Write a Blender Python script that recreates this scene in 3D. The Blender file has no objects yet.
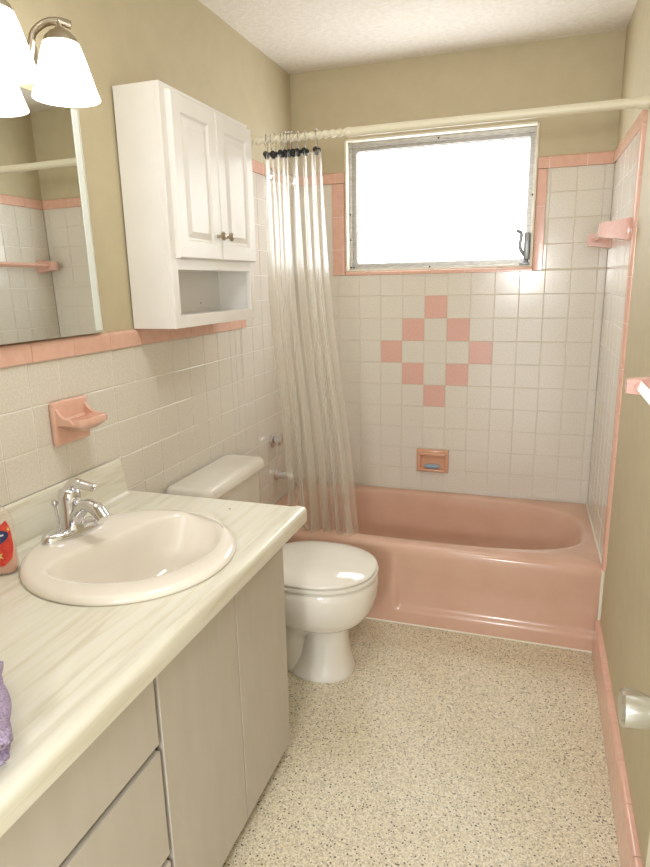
import bpy, bmesh, math, random
from mathutils import Vector, Matrix
random.seed(7)
PI = math.pi
C = bpy.context.scene.collection
sc = bpy.context.scene

# ---------------------------------------------------------------- dimensions (metres)
W, H = 1.4455, 2.363          # tub-end wall to wall, ceiling height
T = 0.108                     # tile pitch
YN = -3.0                     # wall with the doorway

# ---------------------------------------------------------------- helpers
def lin(c):
    return tuple(((v/255)/12.92 if v/255 <= 0.04045 else ((v/255+0.055)/1.055)**2.4) for v in c)+(1,)

def mat(name, col, rough=0.5, metal=0.0, spec=0.5, coat=0.0, **kw):
    m = bpy.data.materials.new(name); m.use_nodes = True
    b = m.node_tree.nodes['Principled BSDF']
    b.inputs['Base Color'].default_value = lin(col)
    b.inputs['Roughness'].default_value = rough
    b.inputs['Metallic'].default_value = metal
    b.inputs['Specular IOR Level'].default_value = spec
    b.inputs['Coat Weight'].default_value = coat
    for k, v in kw.items():
        b.inputs[k.replace('_', ' ')].default_value = v
    return m

def N(m, t, **kw):
    n = m.node_tree.nodes.new(t)
    for k, v in kw.items():
        setattr(n, k, v)
    return n

def L(m, a, ao, b, bi):
    m.node_tree.links.new(a.outputs[ao], b.inputs[bi])

def mottle(m, c1, c2, scale=60, detail=3, bump=0.0, stretch=(1, 1, 1), lo=0.35, hi=0.65, bumpscale=None, dist=0.002):
    """noise mottling of the base colour plus a bump"""
    nt = m.node_tree; b = nt.nodes['Principled BSDF']
    tc = N(m, 'ShaderNodeTexCoord'); mp = N(m, 'ShaderNodeMapping'); mp.inputs['Scale'].default_value = stretch
    L(m, tc, 'Object', mp, 'Vector')
    n = N(m, 'ShaderNodeTexNoise'); n.inputs['Scale'].default_value = scale; n.inputs['Detail'].default_value = detail
    L(m, mp, 'Vector', n, 'Vector')
    r = N(m, 'ShaderNodeValToRGB'); r.color_ramp.elements[0].position = lo; r.color_ramp.elements[1].position = hi
    r.color_ramp.elements[0].color = lin(c1); r.color_ramp.elements[1].color = lin(c2)
    L(m, n, 'Fac', r, 'Fac'); L(m, r, 'Color', b, 'Base Color')
    if bump:
        n2 = n
        if bumpscale:
            n2 = N(m, 'ShaderNodeTexNoise'); n2.inputs['Scale'].default_value = bumpscale; n2.inputs['Detail'].default_value = 2
            L(m, mp, 'Vector', n2, 'Vector')
        bp = N(m, 'ShaderNodeBump'); bp.inputs['Strength'].default_value = bump; bp.inputs['Distance'].default_value = dist
        L(m, n2, 'Fac', bp, 'Height'); L(m, bp, 'Normal', b, 'Normal')
    return m

def obj(name, bm, m, parent=None, smooth=False, angle=None):
    if parent is not None:
        o0 = Vector(parent['_w']) if '_w' in parent else Vector((0, 0, 0))
        bmesh.ops.translate(bm, verts=bm.verts, vec=-o0)
    bmesh.ops.recalc_face_normals(bm, faces=bm.faces)
    me = bpy.data.meshes.new(name); bm.to_mesh(me); bm.free()
    for x in (m if isinstance(m, (list, tuple)) else [m]):
        me.materials.append(x)
    if smooth:
        me.shade_smooth()
        if angle:
            me.set_sharp_from_angle(angle=math.radians(angle))
    o = bpy.data.objects.new(name, me); C.objects.link(o)
    if parent is not None:
        o.parent = parent; o['_w'] = list(parent['_w']) if '_w' in parent else [0, 0, 0]
    return o

def thing(name, label, cat, loc=(0, 0, 0), group=None):
    o = bpy.data.objects.new(name, None); C.objects.link(o); o.location = loc
    o.empty_display_size = 0.05
    o['_w'] = list(loc); o['label'] = label; o['category'] = cat
    if group: o['group'] = group
    return o

def tag(o, label, cat, group=None):
    o['label'] = label; o['category'] = cat
    if group: o['group'] = group
    return o

def structure(name, loc=(0, 0, 0), label=None, cat=None):
    o = bpy.data.objects.new(name, None); C.objects.link(o); o.location = loc
    o['_w'] = list(loc); o['kind'] = 'structure'
    if label: o['label'] = label; o['category'] = cat
    return o

def st(name, bm, m, label, cat, **kw):
    o = obj(name, bm, m, **kw); o['kind'] = 'structure'; o['label'] = label; o['category'] = cat
    return o

def box(bm, x0, x1, y0, y1, z0, z1, bev=0.0, seg=2, mi=0):
    r = bmesh.ops.create_cube(bm, size=1.0); vs = r['verts']
    for v in vs:
        v.co = Vector(((x0+x1)/2+v.co.x*(x1-x0), (y0+y1)/2+v.co.y*(y1-y0), (z0+z1)/2+v.co.z*(z1-z0)))
    fs = set(f for v in vs for f in v.link_faces)
    if bev > 0:
        es = list(set(e for v in vs for e in v.link_edges))
        rr = bmesh.ops.bevel(bm, geom=es, offset=bev, segments=seg, affect='EDGES', profile=0.5)
        fs = set(rr['faces']) | set(f for f in fs if f.is_valid)
    for f in fs:
        if f.is_valid: f.material_index = mi
    return bm

def nb(): return bmesh.new()

def skew(bm):
    """the right wall is out of square: it runs out 13 mm by the front of the tub"""
    for v in bm.verts:
        v.co.x += 0.013*max(0, min(1, -v.co.y/0.72))*max(0, min(1, (v.co.x-1.15)/0.25))
    return bm


def ring_faces(bm, a, b, closed=True, mi=0, flip=False):
    n = len(a); fs = []
    for i in range(n if closed else n-1):
        j = (i+1) % n
        q = [a[i], a[j], b[j], b[i]]
        try:
            f = bm.faces.new(q); f.material_index = mi; fs.append(f)
        except ValueError:
            pass
    return fs

def loft(bm, rings, closed=True, cap0=False, cap1=False, mi=0):
    vr = [[bm.verts.new(p) for p in r] for r in rings]
    for a, b in zip(vr, vr[1:]): ring_faces(bm, a, b, closed, mi)
    if cap0: bm.faces.new(vr[0][::-1]).material_index = mi
    if cap1: bm.faces.new(vr[-1]).material_index = mi
    return vr

def lathe(bm, prof, origin, axis=(0, 0, 1), n=32, capa=True, capb=True, mi=0):
    """prof: list of (radius, height along axis)"""
    ax = Vector(axis).normalized(); u = ax.orthogonal().normalized(); v = ax.cross(u); o = Vector(origin)
    rings = []
    for r, h in prof:
        rings.append([o+ax*h+(u*math.cos(2*PI*k/n)+v*math.sin(2*PI*k/n))*max(r, 1e-5) for k in range(n)])
    loft(bm, rings, True, capa, capb, mi)
    return bm

def tube(bm, pts, rad, n=14, caps=True, flat=1.0, mi=0):
    """tube along points; rad float or list; flat squashes the cross-section"""
    pts = [Vector(p) for p in pts]; m = len(pts)
    rad = rad if isinstance(rad, (list, tuple)) else [rad]*m
    rings = []; up = None
    for i, p in enumerate(pts):
        t = (pts[min(i+1, m-1)]-pts[max(i-1, 0)]).normalized()
        if up is None: up = t.orthogonal().normalized() if abs(t.z) > 0.95 else (Vector((0, 0, 1))-t*t.z).normalized()
        up = (up-t*up.dot(t)).normalized(); s = t.cross(up)
        rings.append([p+(s*math.cos(2*PI*k/n)+up*flat*math.sin(2*PI*k/n))*rad[i] for k in range(n)])
    loft(bm, rings, True, caps, caps, mi)
    return bm

def spline(pts, k=8):
    """Catmull-Rom through points"""
    P = [Vector(p) for p in pts]; P = [P[0]*2-P[1]]+P+[P[-1]*2-P[-2]]; out = []
    for i in range(1, len(P)-2):
        for j in range(k):
            t = j/k; a, b, c, d = P[i-1:i+3]
            out.append(0.5*((2*b)+(c-a)*t+(2*a-5*b+4*c-d)*t*t+(3*b-a-3*c+d)*t**3))
    out.append(P[-2]); return out

def sstep(a, b, x):
    t = max(0, min(1, (x-a)/(b-a))); return t*t*(3-2*t)

# ---------------------------------------------------------------- materials
M = {}
M['wall'] = mottle(mat('painted_wall', (214, 205, 180), 0.62, spec=0.3), (196, 184, 153), (200, 188, 157), 14, 4, 0.25, bumpscale=240, dist=0.001)
M['ceil'] = mottle(mat('textured_ceiling', (236, 230, 220), 0.9, spec=0.1), (233, 227, 216), (241, 236, 227), 50, 4, 0.6, bumpscale=120, dist=0.004)
M['tile'] = mottle(mat('cream_tile', (223, 214, 194), 0.16, spec=0.5, coat=0.0), (219, 212, 199), (229, 223, 211), 170, 3, 0.10, bumpscale=60, dist=0.0006)
M['tilepink'] = mottle(mat('pink_tile', (222, 164, 150), 0.16), (222, 176, 162), (227, 184, 170), 120, 3, 0.05, bumpscale=60, dist=0.0006)
M['trimpink'] = mottle(mat('pink_trim', (224, 170, 148), 0.18), (224, 178, 158), (230, 186, 166), 40, 3, 0.05, bumpscale=50, dist=0.0006)
M['grout_light'] = mat('light_grout', (246, 243, 236), 0.9)
M['grout_tan'] = mat('tan_grout', (218, 209, 188), 0.9)
M['tub'] = mottle(mat('pink_enamel', (221, 165, 145), 0.12, spec=0.5), (211, 171, 149), (215, 177, 155), 9, 3)
M['porcelain'] = mottle(mat('ivory_porcelain', (229, 221, 203), 0.08), (229, 224, 213), (234, 230, 220), 6, 2)
M['sink'] = mottle(mat('almond_porcelain', (233, 218, 196), 0.07), (234, 227, 215), (239, 232, 221), 6, 2)
M['cabwhite'] = mottle(mat('white_paint', (235, 230, 222), 0.35), (236, 233, 228), (239, 236, 231), 12, 2, 0.04, dist=0.0006)
M['vanity'] = mottle(mat('vanity_laminate', (200, 186, 158), 0.45), (193, 186, 174), (197, 190, 179), 26, 5, 0.05, stretch=(1, 1, 0.25), dist=0.0005)
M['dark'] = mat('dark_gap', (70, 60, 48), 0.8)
M['chrome'] = mat('chrome', (225, 225, 228), 0.08, 1.0)
M['nickel'] = mat('brushed_nickel', (186, 176, 158), 0.28, 1.0)
M['knob'] = mat('satin_nickel_knob', (212, 212, 210), 0.25, 1.0)
M['alu'] = mottle(mat('weathered_aluminium', (190, 184, 170), 0.4, 0.55), (164, 161, 154), (192, 189, 183), 40, 4, 0.1, stretch=(1, 1, 6), dist=0.0008)
M['mirror'] = mat('mirror_glass', (226, 228, 222), 0.012, 1.0)
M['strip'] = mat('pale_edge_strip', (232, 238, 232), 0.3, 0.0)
M['ivory'] = mat('ivory_plastic', (226, 219, 194), 0.35)
M['black'] = mat('black_plastic', (26, 25, 26), 0.35)
M['wire'] = mat('hook_wire', (170, 166, 158), 0.2, 1.0)
M['whitewood'] = mottle(mat('reveal_paint', (232, 224, 204), 0.5), (226, 217, 196), (236, 229, 211), 20, 3)
M['pinkplastic'] = mat('pink_bar', (222, 174, 156), 0.2)
M['peach'] = mat('peach_ceramic', (216, 166, 136), 0.15)
M['soap'] = mat('blue_soap', (150, 170, 190), 0.45)
M['door'] = mottle(mat('door_paint', (226, 220, 196), 0.4), (222, 216, 191), (230, 224, 201), 12, 3)
M['caulk'] = mat('white_caulk', (236, 230, 214), 0.6)
M['redcap'] = mat('red_plastic', (200, 52, 44), 0.3)
M['label'] = mottle(mat('red_label', (214, 62, 46), 0.35), (206, 50, 42), (224, 80, 58), 60, 2)
M['navy'] = mat('navy_print', (44, 54, 104), 0.4)
M['print'] = mat('white_print', (214, 218, 230), 0.5)
M['yellow'] = mat('yellow_flower_print', (232, 208, 120), 0.5)
M['screw'] = mat('screw_dark', (48, 44, 40), 0.5, 0.5)
M['greyrubber'] = mat('grey_crank', (150, 152, 154), 0.35, 0.6)

# counter laminate: pale wood grain running along the wall
m = mat('counter_laminate', (226, 219, 186), 0.28)
tc = N(m, 'ShaderNodeTexCoord'); mp = N(m, 'ShaderNodeMapping'); mp.inputs['Scale'].default_value = (34, 2.6, 34)
mp.inputs['Rotation'].default_value = (0, 0, 0.03)
L(m, tc, 'Object', mp, 'Vector')
n = N(m, 'ShaderNodeTexNoise'); n.inputs['Scale'].default_value = 1.6; n.inputs['Detail'].default_value = 7; n.inputs['Distortion'].default_value = 0.6
L(m, mp, 'Vector', n, 'Vector')
r = N(m, 'ShaderNodeValToRGB'); e = r.color_ramp.elements
e[0].position = 0.32; e[0].color = lin((214, 209, 190)); e[1].position = 0.62; e[1].color = lin((230, 228, 216))
q = e.new(0.46); q.color = lin((226, 223, 206))
L(m, n, 'Fac', r, 'Fac'); L(m, r, 'Color', m.node_tree.nodes['Principled BSDF'], 'Base Color')
M['counter'] = m

# terrazzo floor
m = mat('terrazzo', (214, 200, 165), 0.38)
b = m.node_tree.nodes['Principled BSDF']
tc = N(m, 'ShaderNodeTexCoord')
big = N(m, 'ShaderNodeTexNoise'); big.inputs['Scale'].default_value = 3.2; big.inputs['Detail'].default_value = 5
L(m, tc, 'Object', big, 'Vector')
rb = N(m, 'ShaderNodeValToRGB'); rb.color_ramp.elements[0].position = .35; rb.color_ramp.elements[1].position = .65
rb.color_ramp.elements[0].color = lin((218, 208, 182)); rb.color_ramp.elements[1].color = lin((230, 223, 205))
L(m, big, 'Fac', rb, 'Fac')
v1 = N(m, 'ShaderNodeTexVoronoi'); v1.inputs['Scale'].default_value = 260
L(m, tc, 'Object', v1, 'Vector')
rc = N(m, 'ShaderNodeValToRGB'); rc.color_ramp.interpolation = 'CONSTANT'
ce = rc.color_ramp.elements
ce[0].position = 0; ce[0].color = lin((150, 138, 114)); ce[1].position = .13; ce[1].color = lin((206, 192, 160))
for p_, c_ in ((.36, (240, 232, 210)), (.62, (226, 214, 182)), (.84, (190, 174, 140))):
    q = ce.new(p_); q.color = lin(c_)
sep = N(m, 'ShaderNodeSeparateColor'); L(m, v1, 'Color', sep, 'Color'); L(m, sep, 'Red', rc, 'Fac')
mx = N(m, 'ShaderNodeMix', data_type='RGBA'); mx.inputs[0].default_value = 0.58
L(m, rb, 'Color', mx, 6); L(m, rc, 'Color', mx, 7)
v2 = N(m, 'ShaderNodeTexVoronoi'); v2.inputs['Scale'].default_value = 110
L(m, tc, 'Object', v2, 'Vector')
s2 = N(m, 'ShaderNodeSeparateColor'); L(m, v2, 'Color', s2, 'Color')
thr = N(m, 'ShaderNodeMath', operation='MULTIPLY'); L(m, s2, 'Green', thr, 0); thr.inputs[1].default_value = 0.32
lt = N(m, 'ShaderNodeMath', operation='LESS_THAN'); L(m, v2, 'Distance', lt, 0); L(m, thr, 0, lt, 1)
mx2 = N(m, 'ShaderNodeMix', data_type='RGBA'); L(m, lt, 0, mx2, 0); L(m, mx, 2, mx2, 6); mx2.inputs[7].default_value = lin((98, 88, 72))
L(m, mx2, 2, b, 'Base Color')
M['terrazzo'] = m

# clear vinyl shower curtain
m = bpy.data.materials.new('clear_vinyl'); m.use_nodes = True; nt = m.node_tree
for x in list(nt.nodes):
    if x.type == 'BSDF_PRINCIPLED': nt.nodes.remove(x)
out = nt.nodes['Material Output']
tr = N(m, 'ShaderNodeBsdfTransparent'); tr.inputs[0].default_value = (0.97, 0.965, 0.94, 1)
gl = N(m, 'ShaderNodeBsdfGlossy'); gl.inputs['Roughness'].default_value = 0.24; gl.inputs[0].default_value = (1, 1, 1, 1)
df = N(m, 'ShaderNodeBsdfDiffuse'); df.inputs[0].default_value = lin((244, 240, 232))
tl = N(m, 'ShaderNodeBsdfTranslucent'); tl.inputs[0].default_value = lin((244, 240, 232))
ad = N(m, 'ShaderNodeMixShader'); ad.inputs[0].default_value = .5; L(m, df, 0, ad, 1); L(m, tl, 0, ad, 2)
m1 = N(m, 'ShaderNodeMixShader'); m1.inputs[0].default_value = .26; L(m, ad, 0, m1, 1); L(m, gl, 0, m1, 2)
lw = N(m, 'ShaderNodeLayerWeight'); lw.inputs['Blend'].default_value = 0.42
mr = N(m, 'ShaderNodeMapRange'); mr.inputs['To Min'].default_value = 0.17; mr.inputs['To Max'].default_value = 0.75
L(m, lw, 'Facing', mr, 'Value')
m2 = N(m, 'ShaderNodeMixShader'); L(m, mr, 0, m2, 0); L(m, tr, 0, m2, 1); L(m, m1, 0, m2, 2); L(m, m2, 0, out, 0)
M['vinyl'] = m

# clear soap bottle plastic
m = bpy.data.materials.new('clear_bottle'); m.use_nodes = True; nt = m.node_tree
b = nt.nodes['Principled BSDF']; b.inputs['Base Color'].default_value = lin((236, 222, 206)); b.inputs['Roughness'].default_value = .08
b.inputs['Alpha'].default_value = 0.28
M['bottle'] = m
m = mat('pink_liquid_soap', (226, 168, 150), 0.15); M['liquid'] = m

def emis(name, col, s):
    m = bpy.data.materials.new(name); m.use_nodes = True; nt = m.node_tree
    nt.nodes.remove(nt.nodes['Principled BSDF'])
    e = N(m, 'ShaderNodeEmission'); e.inputs[0].default_value = col; e.inputs[1].default_value = s
    L(m, e, 0, nt.nodes['Material Output'], 0); return m
M['daylight'] = emis('daylit_frosted_pane', (0.93, 0.96, 1.0, 1), PANE := 6.8)
M['shade'] = emis('lit_opal_glass', (1.0, 0.97, 0.93, 1), 3.6)

# purple terry
M['towel'] = mottle(mat('purple_terry', (150, 128, 168), 0.95, spec=0.1), (156, 140, 172), (188, 174, 198), 260, 3, 1.0, dist=0.004)

# ---------------------------------------------------------------- room shell
# window opening in the back wall
WL, WR, WB, WT = 0.262, 1.137, 1.450, 2.052
WTH = 0.12
st('floor', box(nb(), -0.12, W+0.12, YN-0.5, 0.12, -0.1, 0), M['terrazzo'], 'cream terrazzo floor speckled with dark chips', 'floor')
st('ceiling', box(nb(), -0.12, W+0.12, YN-0.5, 0.12, H, H+0.1), M['ceil'], 'off white textured ceiling', 'ceiling')
wall_left = st('wall_left', box(nb(), -0.12, -0.006, YN-0.5, 0.12, 0, H), M['wall'], 'beige painted wall behind the vanity and toilet, tiled below', 'wall')
bm = nb()
loft(bm, [[Vector((x, y, z)) for x, y in ((W+.003, .12), (W+.003, 0), (W+.016, -.72), (W+.016, YN-.5), (W+.14, YN-.5), (W+.14, .12))] for z in (0, H)], True, True, True)
wall_right = st('wall_right', bm, M['wall'], 'beige painted wall on the right of the room', 'wall')
bm = nb()
box(bm, -0.006, WL, 0.006, WTH, 0, H); box(bm, WR, W+0.003, 0.006, WTH, 0, H)
box(bm, WL, WR, 0.006, WTH, 0, WB); box(bm, WL, WR, 0.006, WTH, WT, H)
wall_back = st('wall_back', bm, M['wall'], 'beige end wall with the window above the tub', 'wall')
bm = nb()
DX0, DX1 = 0.625, 1.405
box(bm, -0.006, DX0, YN-0.12, YN, 0, H); box(bm, DX1, W+0.003, YN-0.12, YN, 0, H); box(bm, DX0, DX1, YN-0.12, YN, 2.05, H)
st('wall_front', bm, M['wall'], 'beige wall around the entrance doorway', 'wall')

# ---------------------------------------------------------------- tiling
def tiles(bm, o, U, V, Nn, u0, u1, v0, v1, uo, vo, gap=0.0020, h=0.0020, pink=(), amp=0.00022, gm=2):
    """square tiles of pitch T, grid origin (uo, vo), clipped to the rectangle, proud of a grout bed"""
    o, U, V, Nn = map(Vector, (o, U, V, Nn))
    def P(u, v, n): return o+U*u+V*v+Nn*n
    g = [bm.verts.new(P(a, b_, -h)) for a, b_ in ((u0, v0), (u1, v0), (u1, v1), (u0, v1))]
    bm.faces.new(g).material_index = gm
    i0, i1 = math.floor((u0-uo)/T), math.ceil((u1-uo)/T); j0, j1 = math.floor((v0-vo)/T), math.ceil((v1-vo)/T)
    for i in range(i0, i1):
        for j in range(j0, j1):
            a, b_ = max(u0, uo+i*T)+gap/2, min(u1, uo+(i+1)*T)-gap/2
            c, d = max(v0, vo+j*T)+gap/2, min(v1, vo+(j+1)*T)-gap/2
            if b_-a < 0.006 or d-c < 0.006: continue
            mi = 1 if (i, j) in pink else 0
            tu, tv = random.uniform(-amp, amp), random.uniform(-amp, amp); e = 0.0016
            base = [bm.verts.new(P(x, y, -h)) for x, y in ((a, c), (b_, c), (b_, d), (a, d))]
            mid = [bm.verts.new(P(x, y, -0.0009)) for x, y in ((a, c), (b_, c), (b_, d), (a, d))]
            sgn = ((-1, -1), (1, -1), (1, 1), (-1, 1))
            top = [bm.verts.new(P(x, y, s*tu+t*tv)) for (x, y), (s, t) in zip(((a+e, c+e), (b_-e, c+e), (b_-e, d-e), (a+e, d-e)), sgn)]
            for f in ring_faces(bm, base, mid)+ring_faces(bm, mid, top)+[bm.faces.new(top)]: f.material_index = mi

def trim_run(bm, a, along, across, nrm, length, w, t, piece=0.152, off=0.0, r=0.010, both=False, base=-0.006, gap=0.002):
    """bullnose pieces laid end to end; the rounded edge is at +across"""
    a, along, across, nrm = map(Vector, (a, along, across, nrm))
    prof = []
    if both:
        for k in range(5): th = PI/2*k/4; prof.append((r-r*math.cos(th), t-r+r*math.sin(th)))
        prof.insert(0, (0, base))
    else: prof += [(0, base), (0, t-0.0012), (0.0012, t)]
    for k in range(6): th = PI/2*k/5; prof.append((w-r+r*math.sin(th), t-r+r*math.cos(th)))
    prof.append((w, base))
    e_ = w-0.004; q_ = [(0.001, base), (0.001, t-0.0022), (e_-r*0.5, t-0.0022), (e_, t-r if t > r else 0.001), (e_, base)]
    loft(bm, [[a+along*p+across*x+nrm*y for x, y in q_] for p in (0.004, length-0.004)], True, True, True, mi=1)
    s = -off
    while s < length:
        p0, p1 = max(0, s)+gap/2, min(length, s+piece)-gap/2; s += piece
        if p1-p0 < 0.004: continue
        loft(bm, [[a+along*p+across*x+nrm*y for x, y in prof] for p in (p0, p1)], True, True, True)

TM = lambda g: [M['tile'], M['tilepink'], M[g]]
X0, Z0 = 0.6549, 1.3287                       # back wall tile grid; diamond centre column
pk = {(0, -1), (-1, -2), (1, -2), (-2, -3), (2, -3), (-1, -4), (1, -4), (0, -5)}
TW = 0.05                                      # trim width
ZS, ZW = 1.91, 1.27                            # tops of surround and wainscot
TH = 0.35; TD = 0.72                           # tub height, depth
bm = nb()
bz = WB-0.018
a = dict(o=(0, 0, 0), U=(1, 0, 0), V=(0, 0, 1), Nn=(0, -1, 0), uo=X0, vo=Z0, pink=pk)
tiles(bm, u0=0, u1=W, v0=TH-0.01, v1=bz, **a)
tiles(bm, u0=0, u1=0.197, v0=bz, v1=ZS-TW, **a)
tiles(bm, u0=1.180, u1=W, v0=bz, v1=ZS-TW, **a)
obj('tile_facing', bm, TM('grout_tan'), wall_back)
bm = nb()                                      # left: wainscot and tub surround
YS = -0.673
a = dict(o=(0, 0, 0), U=(0, 1, 0), V=(0, 0, 1), Nn=(1, 0, 0), uo=-1.8486, vo=1.2186, gap=0.0028)
tiles(bm, u0=YN, u1=YS-TW, v0=0, v1=ZW-TW, **a)
tiles(bm, u0=YS-TW, u1=YS, v0=0, v1=ZW-TW, **a)
tiles(bm, u0=YS, u1=0, v0=0.0, v1=ZS-TW, **a)
obj('tile_facing', bm, TM('grout_light'), wall_left)
bm = nb()                                      # right: tub surround
YR = -0.752
tiles(bm, (W, 0, 0), (0, 1, 0), (0, 0, 1), (-1, 0, 0), YR+TW, 0, TH-0.01, ZS-TW, -T*8, 1.2186)
obj('tile_facing', skew(bm), TM('grout_light'), wall_right)

def trim(n, bm, label):
    return st('trim_%d' % n, skew(bm) if n == 6 else bm, [M['trimpink'], M['grout_light']], label, 'tile trim', smooth=True, angle=40)
bm = nb(); trim_run(bm, (0, YN, ZW-TW), (0, 1, 0), (0, 0, 1), (1, 0, 0), YS-YN, TW, 0.007, off=0.05)
trim(1, bm, 'pink bullnose tile band along the top of the vanity wall wainscot')
bm = nb(); trim_run(bm, (0, YS+TW, ZW-TW), (0, 0, 1), (0, -1, 0), (1, 0, 0), ZS-ZW+TW, TW, 0.007)
trim_run(bm, (0, YS, ZS-TW), (0, 1, 0), (0, 0, 1), (1, 0, 0), -YS, TW, 0.007)
trim(2, bm, 'pink bullnose tile band around the tub surround at the shower end')
bm = nb(); trim_run(bm, (0, 0, ZS-TW), (1, 0, 0), (0, 0, 1), (0, -1, 0), 0.262, TW, 0.006, off=0.09)
trim_run(bm, (0.197, 0, WB-0.018), (0, 0, 1), (1, 0, 0), (0, -1, 0), ZS-TW-WB+0.018, 0.063, 0.006, off=0.03)
trim(3, bm, 'pink tile trim on the left of the window')
bm = nb(); trim_run(bm, (WR+0.002, 0, ZS-TW), (1, 0, 0), (0, 0, 1), (0, -1, 0), W-WR-0.002, TW, 0.006, off=0.105)
trim_run(bm, (1.180, 0, WB-0.018), (0, 0, 1), (-1, 0, 0), (0, -1, 0), ZS-TW-WB+0.018, 0.042, 0.006, off=0.03)
trim(4, bm, 'pink tile trim on the right of the window')
bm = nb(); trim_run(bm, (0.262, 0, WB-0.020), (1, 0, 0), (0, 0, 1), (0, -1, 0), WR-0.26, 0.018, 0.006, r=0.006, off=0.03)
trim(5, bm, 'thin pink tile strip under the window sill')
bm = nb(); trim_run(bm, (W, YR+TW, TH+0.002), (0, 0, 1), (0, -1, 0), (-1, 0, 0), ZS-TW-TH-0.002, TW, 0.008, off=0.02)
trim_run(bm, (W, YR, ZS-TW), (0, 1, 0), (0, 0, 1), (-1, 0, 0), -YR, TW, 0.008)
trim(6, bm, 'pink tile border around the surround on the right wall')
# baseboard of pink tile, right wall
bm = nb()
trim_run(bm, (W-0.004, -2.99, 0.0), (0, 1, 0), (0, 0, 1), (-1, 0, 0), 2.99-TD-0.004, 0.142, 0.012, r=0.011, base=-0.007)
st('baseboard_right', skew(bm), [M['trimpink'], M['grout_light']], 'pink tile baseboard along the right wall', 'baseboard', smooth=True, angle=40)

# ---------------------------------------------------------------- window
win = structure('window_1', (0.70, 0.05, WB), 'small aluminium awning window over the tub', 'window')
bm = nb()                                      # painted reveal lining
t = 0.010
box(bm, WL, WL+t, -0.004, 0.10, WB, WT, 0.002); box(bm, WR-t, WR, -0.004, 0.10, WB, WT, 0.002)
box(bm, WL, WR, -0.004, 0.10, WT-t, WT, 0.002); box(bm, WL, WR, 0.003, 0.10, WB, WB+0.006, 0.001)
obj('reveal', bm, M['whitewood'], win)
bm = nb()                                      # outer aluminium frame
def frame(bm, x0, x1, z0, z1, y0, y1, wl, wr, wb, wt, bev=0.0015):
    box(bm, x0, x0+wl, y0, y1, z0, z1, bev); box(bm, x1-wr, x1, y0, y1, z0, z1, bev)
    box(bm, x0+wl, x1-wr, y0+.0004, y1, z0, z0+wb, bev); box(bm, x0+wl, x1-wr, y0+.0004, y1, z1-wt, z1, bev)
xa, xb, za, zb = WL+t, WR-t, WB+0.006, WT-t
frame(bm, xa, xb, za, zb, 0.036, 0.085, 0.014, 0.010, 0.012, 0.022)
obj('outer_frame', bm, M['alu'], win)
bm = nb()
frame(bm, xa+0.013, xb-0.009, za+0.010, zb-0.020, 0.046, 0.080, 0.022, 0.016, 0.018, 0.018)
sash = obj('sash', bm, M['alu'], win)
bm = nb(); frame(bm, xa+0.033, xb-0.022, za+0.026, zb-0.036, 0.056, 0.078, 0.006, 0.006, 0.006, 0.006)
obj('glazing_bead', bm, M['alu'], sash)
bm = nb(); box(bm, xa+0.036, xb-0.026, 0.066, 0.072, za+0.030, zb-0.040)
obj('pane', bm, M['daylight'], sash)
for x, z in ((xa+0.006, 1.60), (xa+0.006, 1.72), (xa+0.007, WB+0.018), (xa+0.022, WB+0.018), (0.67, za+0.007), (xb-0.005, 1.76), (0.70, zb-0.012)):
    obj('screw', lathe(nb(), [(0.0042, 0), (0.0042, 0.002), (0.002, 0.003)], (x, 0.0365 if z != WB+0.018 else 0.0365, z), (0, -1, 0), 10), M['screw'], win)
bm = nb()                                      # crank operator, lower right
box(bm, 1.080, 1.124, 0.012, 0.046, WB+0.007, WB+0.020, 0.003)
lathe(bm, [(0.012, 0), (0.011, 0.022), (0.007, 0.028)], (1.106, 0.028, WB+0.02), (0, 0, 1), 14)
crank = obj('crank', bm, M['greyrubber'], win, smooth=True, angle=40)
bm = nb()
tube(bm, spline([(1.106, 0.020, WB+0.045), (1.088, 0.010, WB+0.068), (1.080, 0.006, WB+0.095), (1.084, 0.004, WB+0.142), (1.072, 0.0, WB+0.155)], 5), 0.0085, 8)
lathe(bm, [(0.006, 0), (0.008, 0.006), (0.006, 0.014)], (1.073, 0.0, WB+0.152), (-0.7, 0, 0.5), 10)
box(bm, 1.096, 1.124, 0.006, 0.030, WB+0.03, WB+0.150, 0.006)
obj('crank_handle', bm, M['greyrubber'], crank, smooth=True, angle=50)

# ---------------------------------------------------------------- bathtub
tub = thing('bathtub', 'pink enamel bathtub built in under the window', 'bathtub', (W/2, -TD/2, 0))
bm = nb(); nseg = 120
TX0, TX1 = 0.005, W-0.006
def sup(cx, cy, ax, ay, z, n):
    out = []
    for k in range(nseg):
        th = 2*PI*k/nseg; c, s = math.cos(th), math.sin(th)
        out.append(Vector((cx+ax*math.copysign(abs(c)**(2/n), c), cy+ay*math.copysign(abs(s)**(2/n), s), z)))
    return out
def rect(x0, x1, y0, y1, z):
    cx, cy, ax, ay = (x0+x1)/2, (y0+y1)/2, (x1-x0)/2, (y1-y0)/2; out = []
    for k in range(nseg):
        th = 2*PI*k/nseg; c, s = math.cos(th), math.sin(th)
        c = math.copysign(abs(c)**(2/3.2), c); s = math.copysign(abs(s)**(2/3.2), s)
        m_ = max(abs(c), abs(s)); out.append(Vector((cx+ax*c/m_, cy+ay*s/m_, z)))
    return out
R_ = [rect(TX0, TX1, -TD-0.002, -0.005, TH-0.040), rect(TX0, TX1, -TD-0.002, -0.005, TH-0.018), rect(TX0, TX1, -TD+0.004, -0.005, TH-0.006), rect(TX0, TX1, -TD+0.016, -0.005, TH)]
x0, x1, y0, y1 = 0.075, 1.398, -0.640, -0.052
def op(i0, i1, j0, j1, z, n=3.2):
    a_, b_, c_, d_ = x0+i0, x1-i1, y0+j0, y1-j1
    return sup((a_+b_)/2, (c_+d_)/2, (b_-a_)/2, (d_-c_)/2, z, n)
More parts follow.
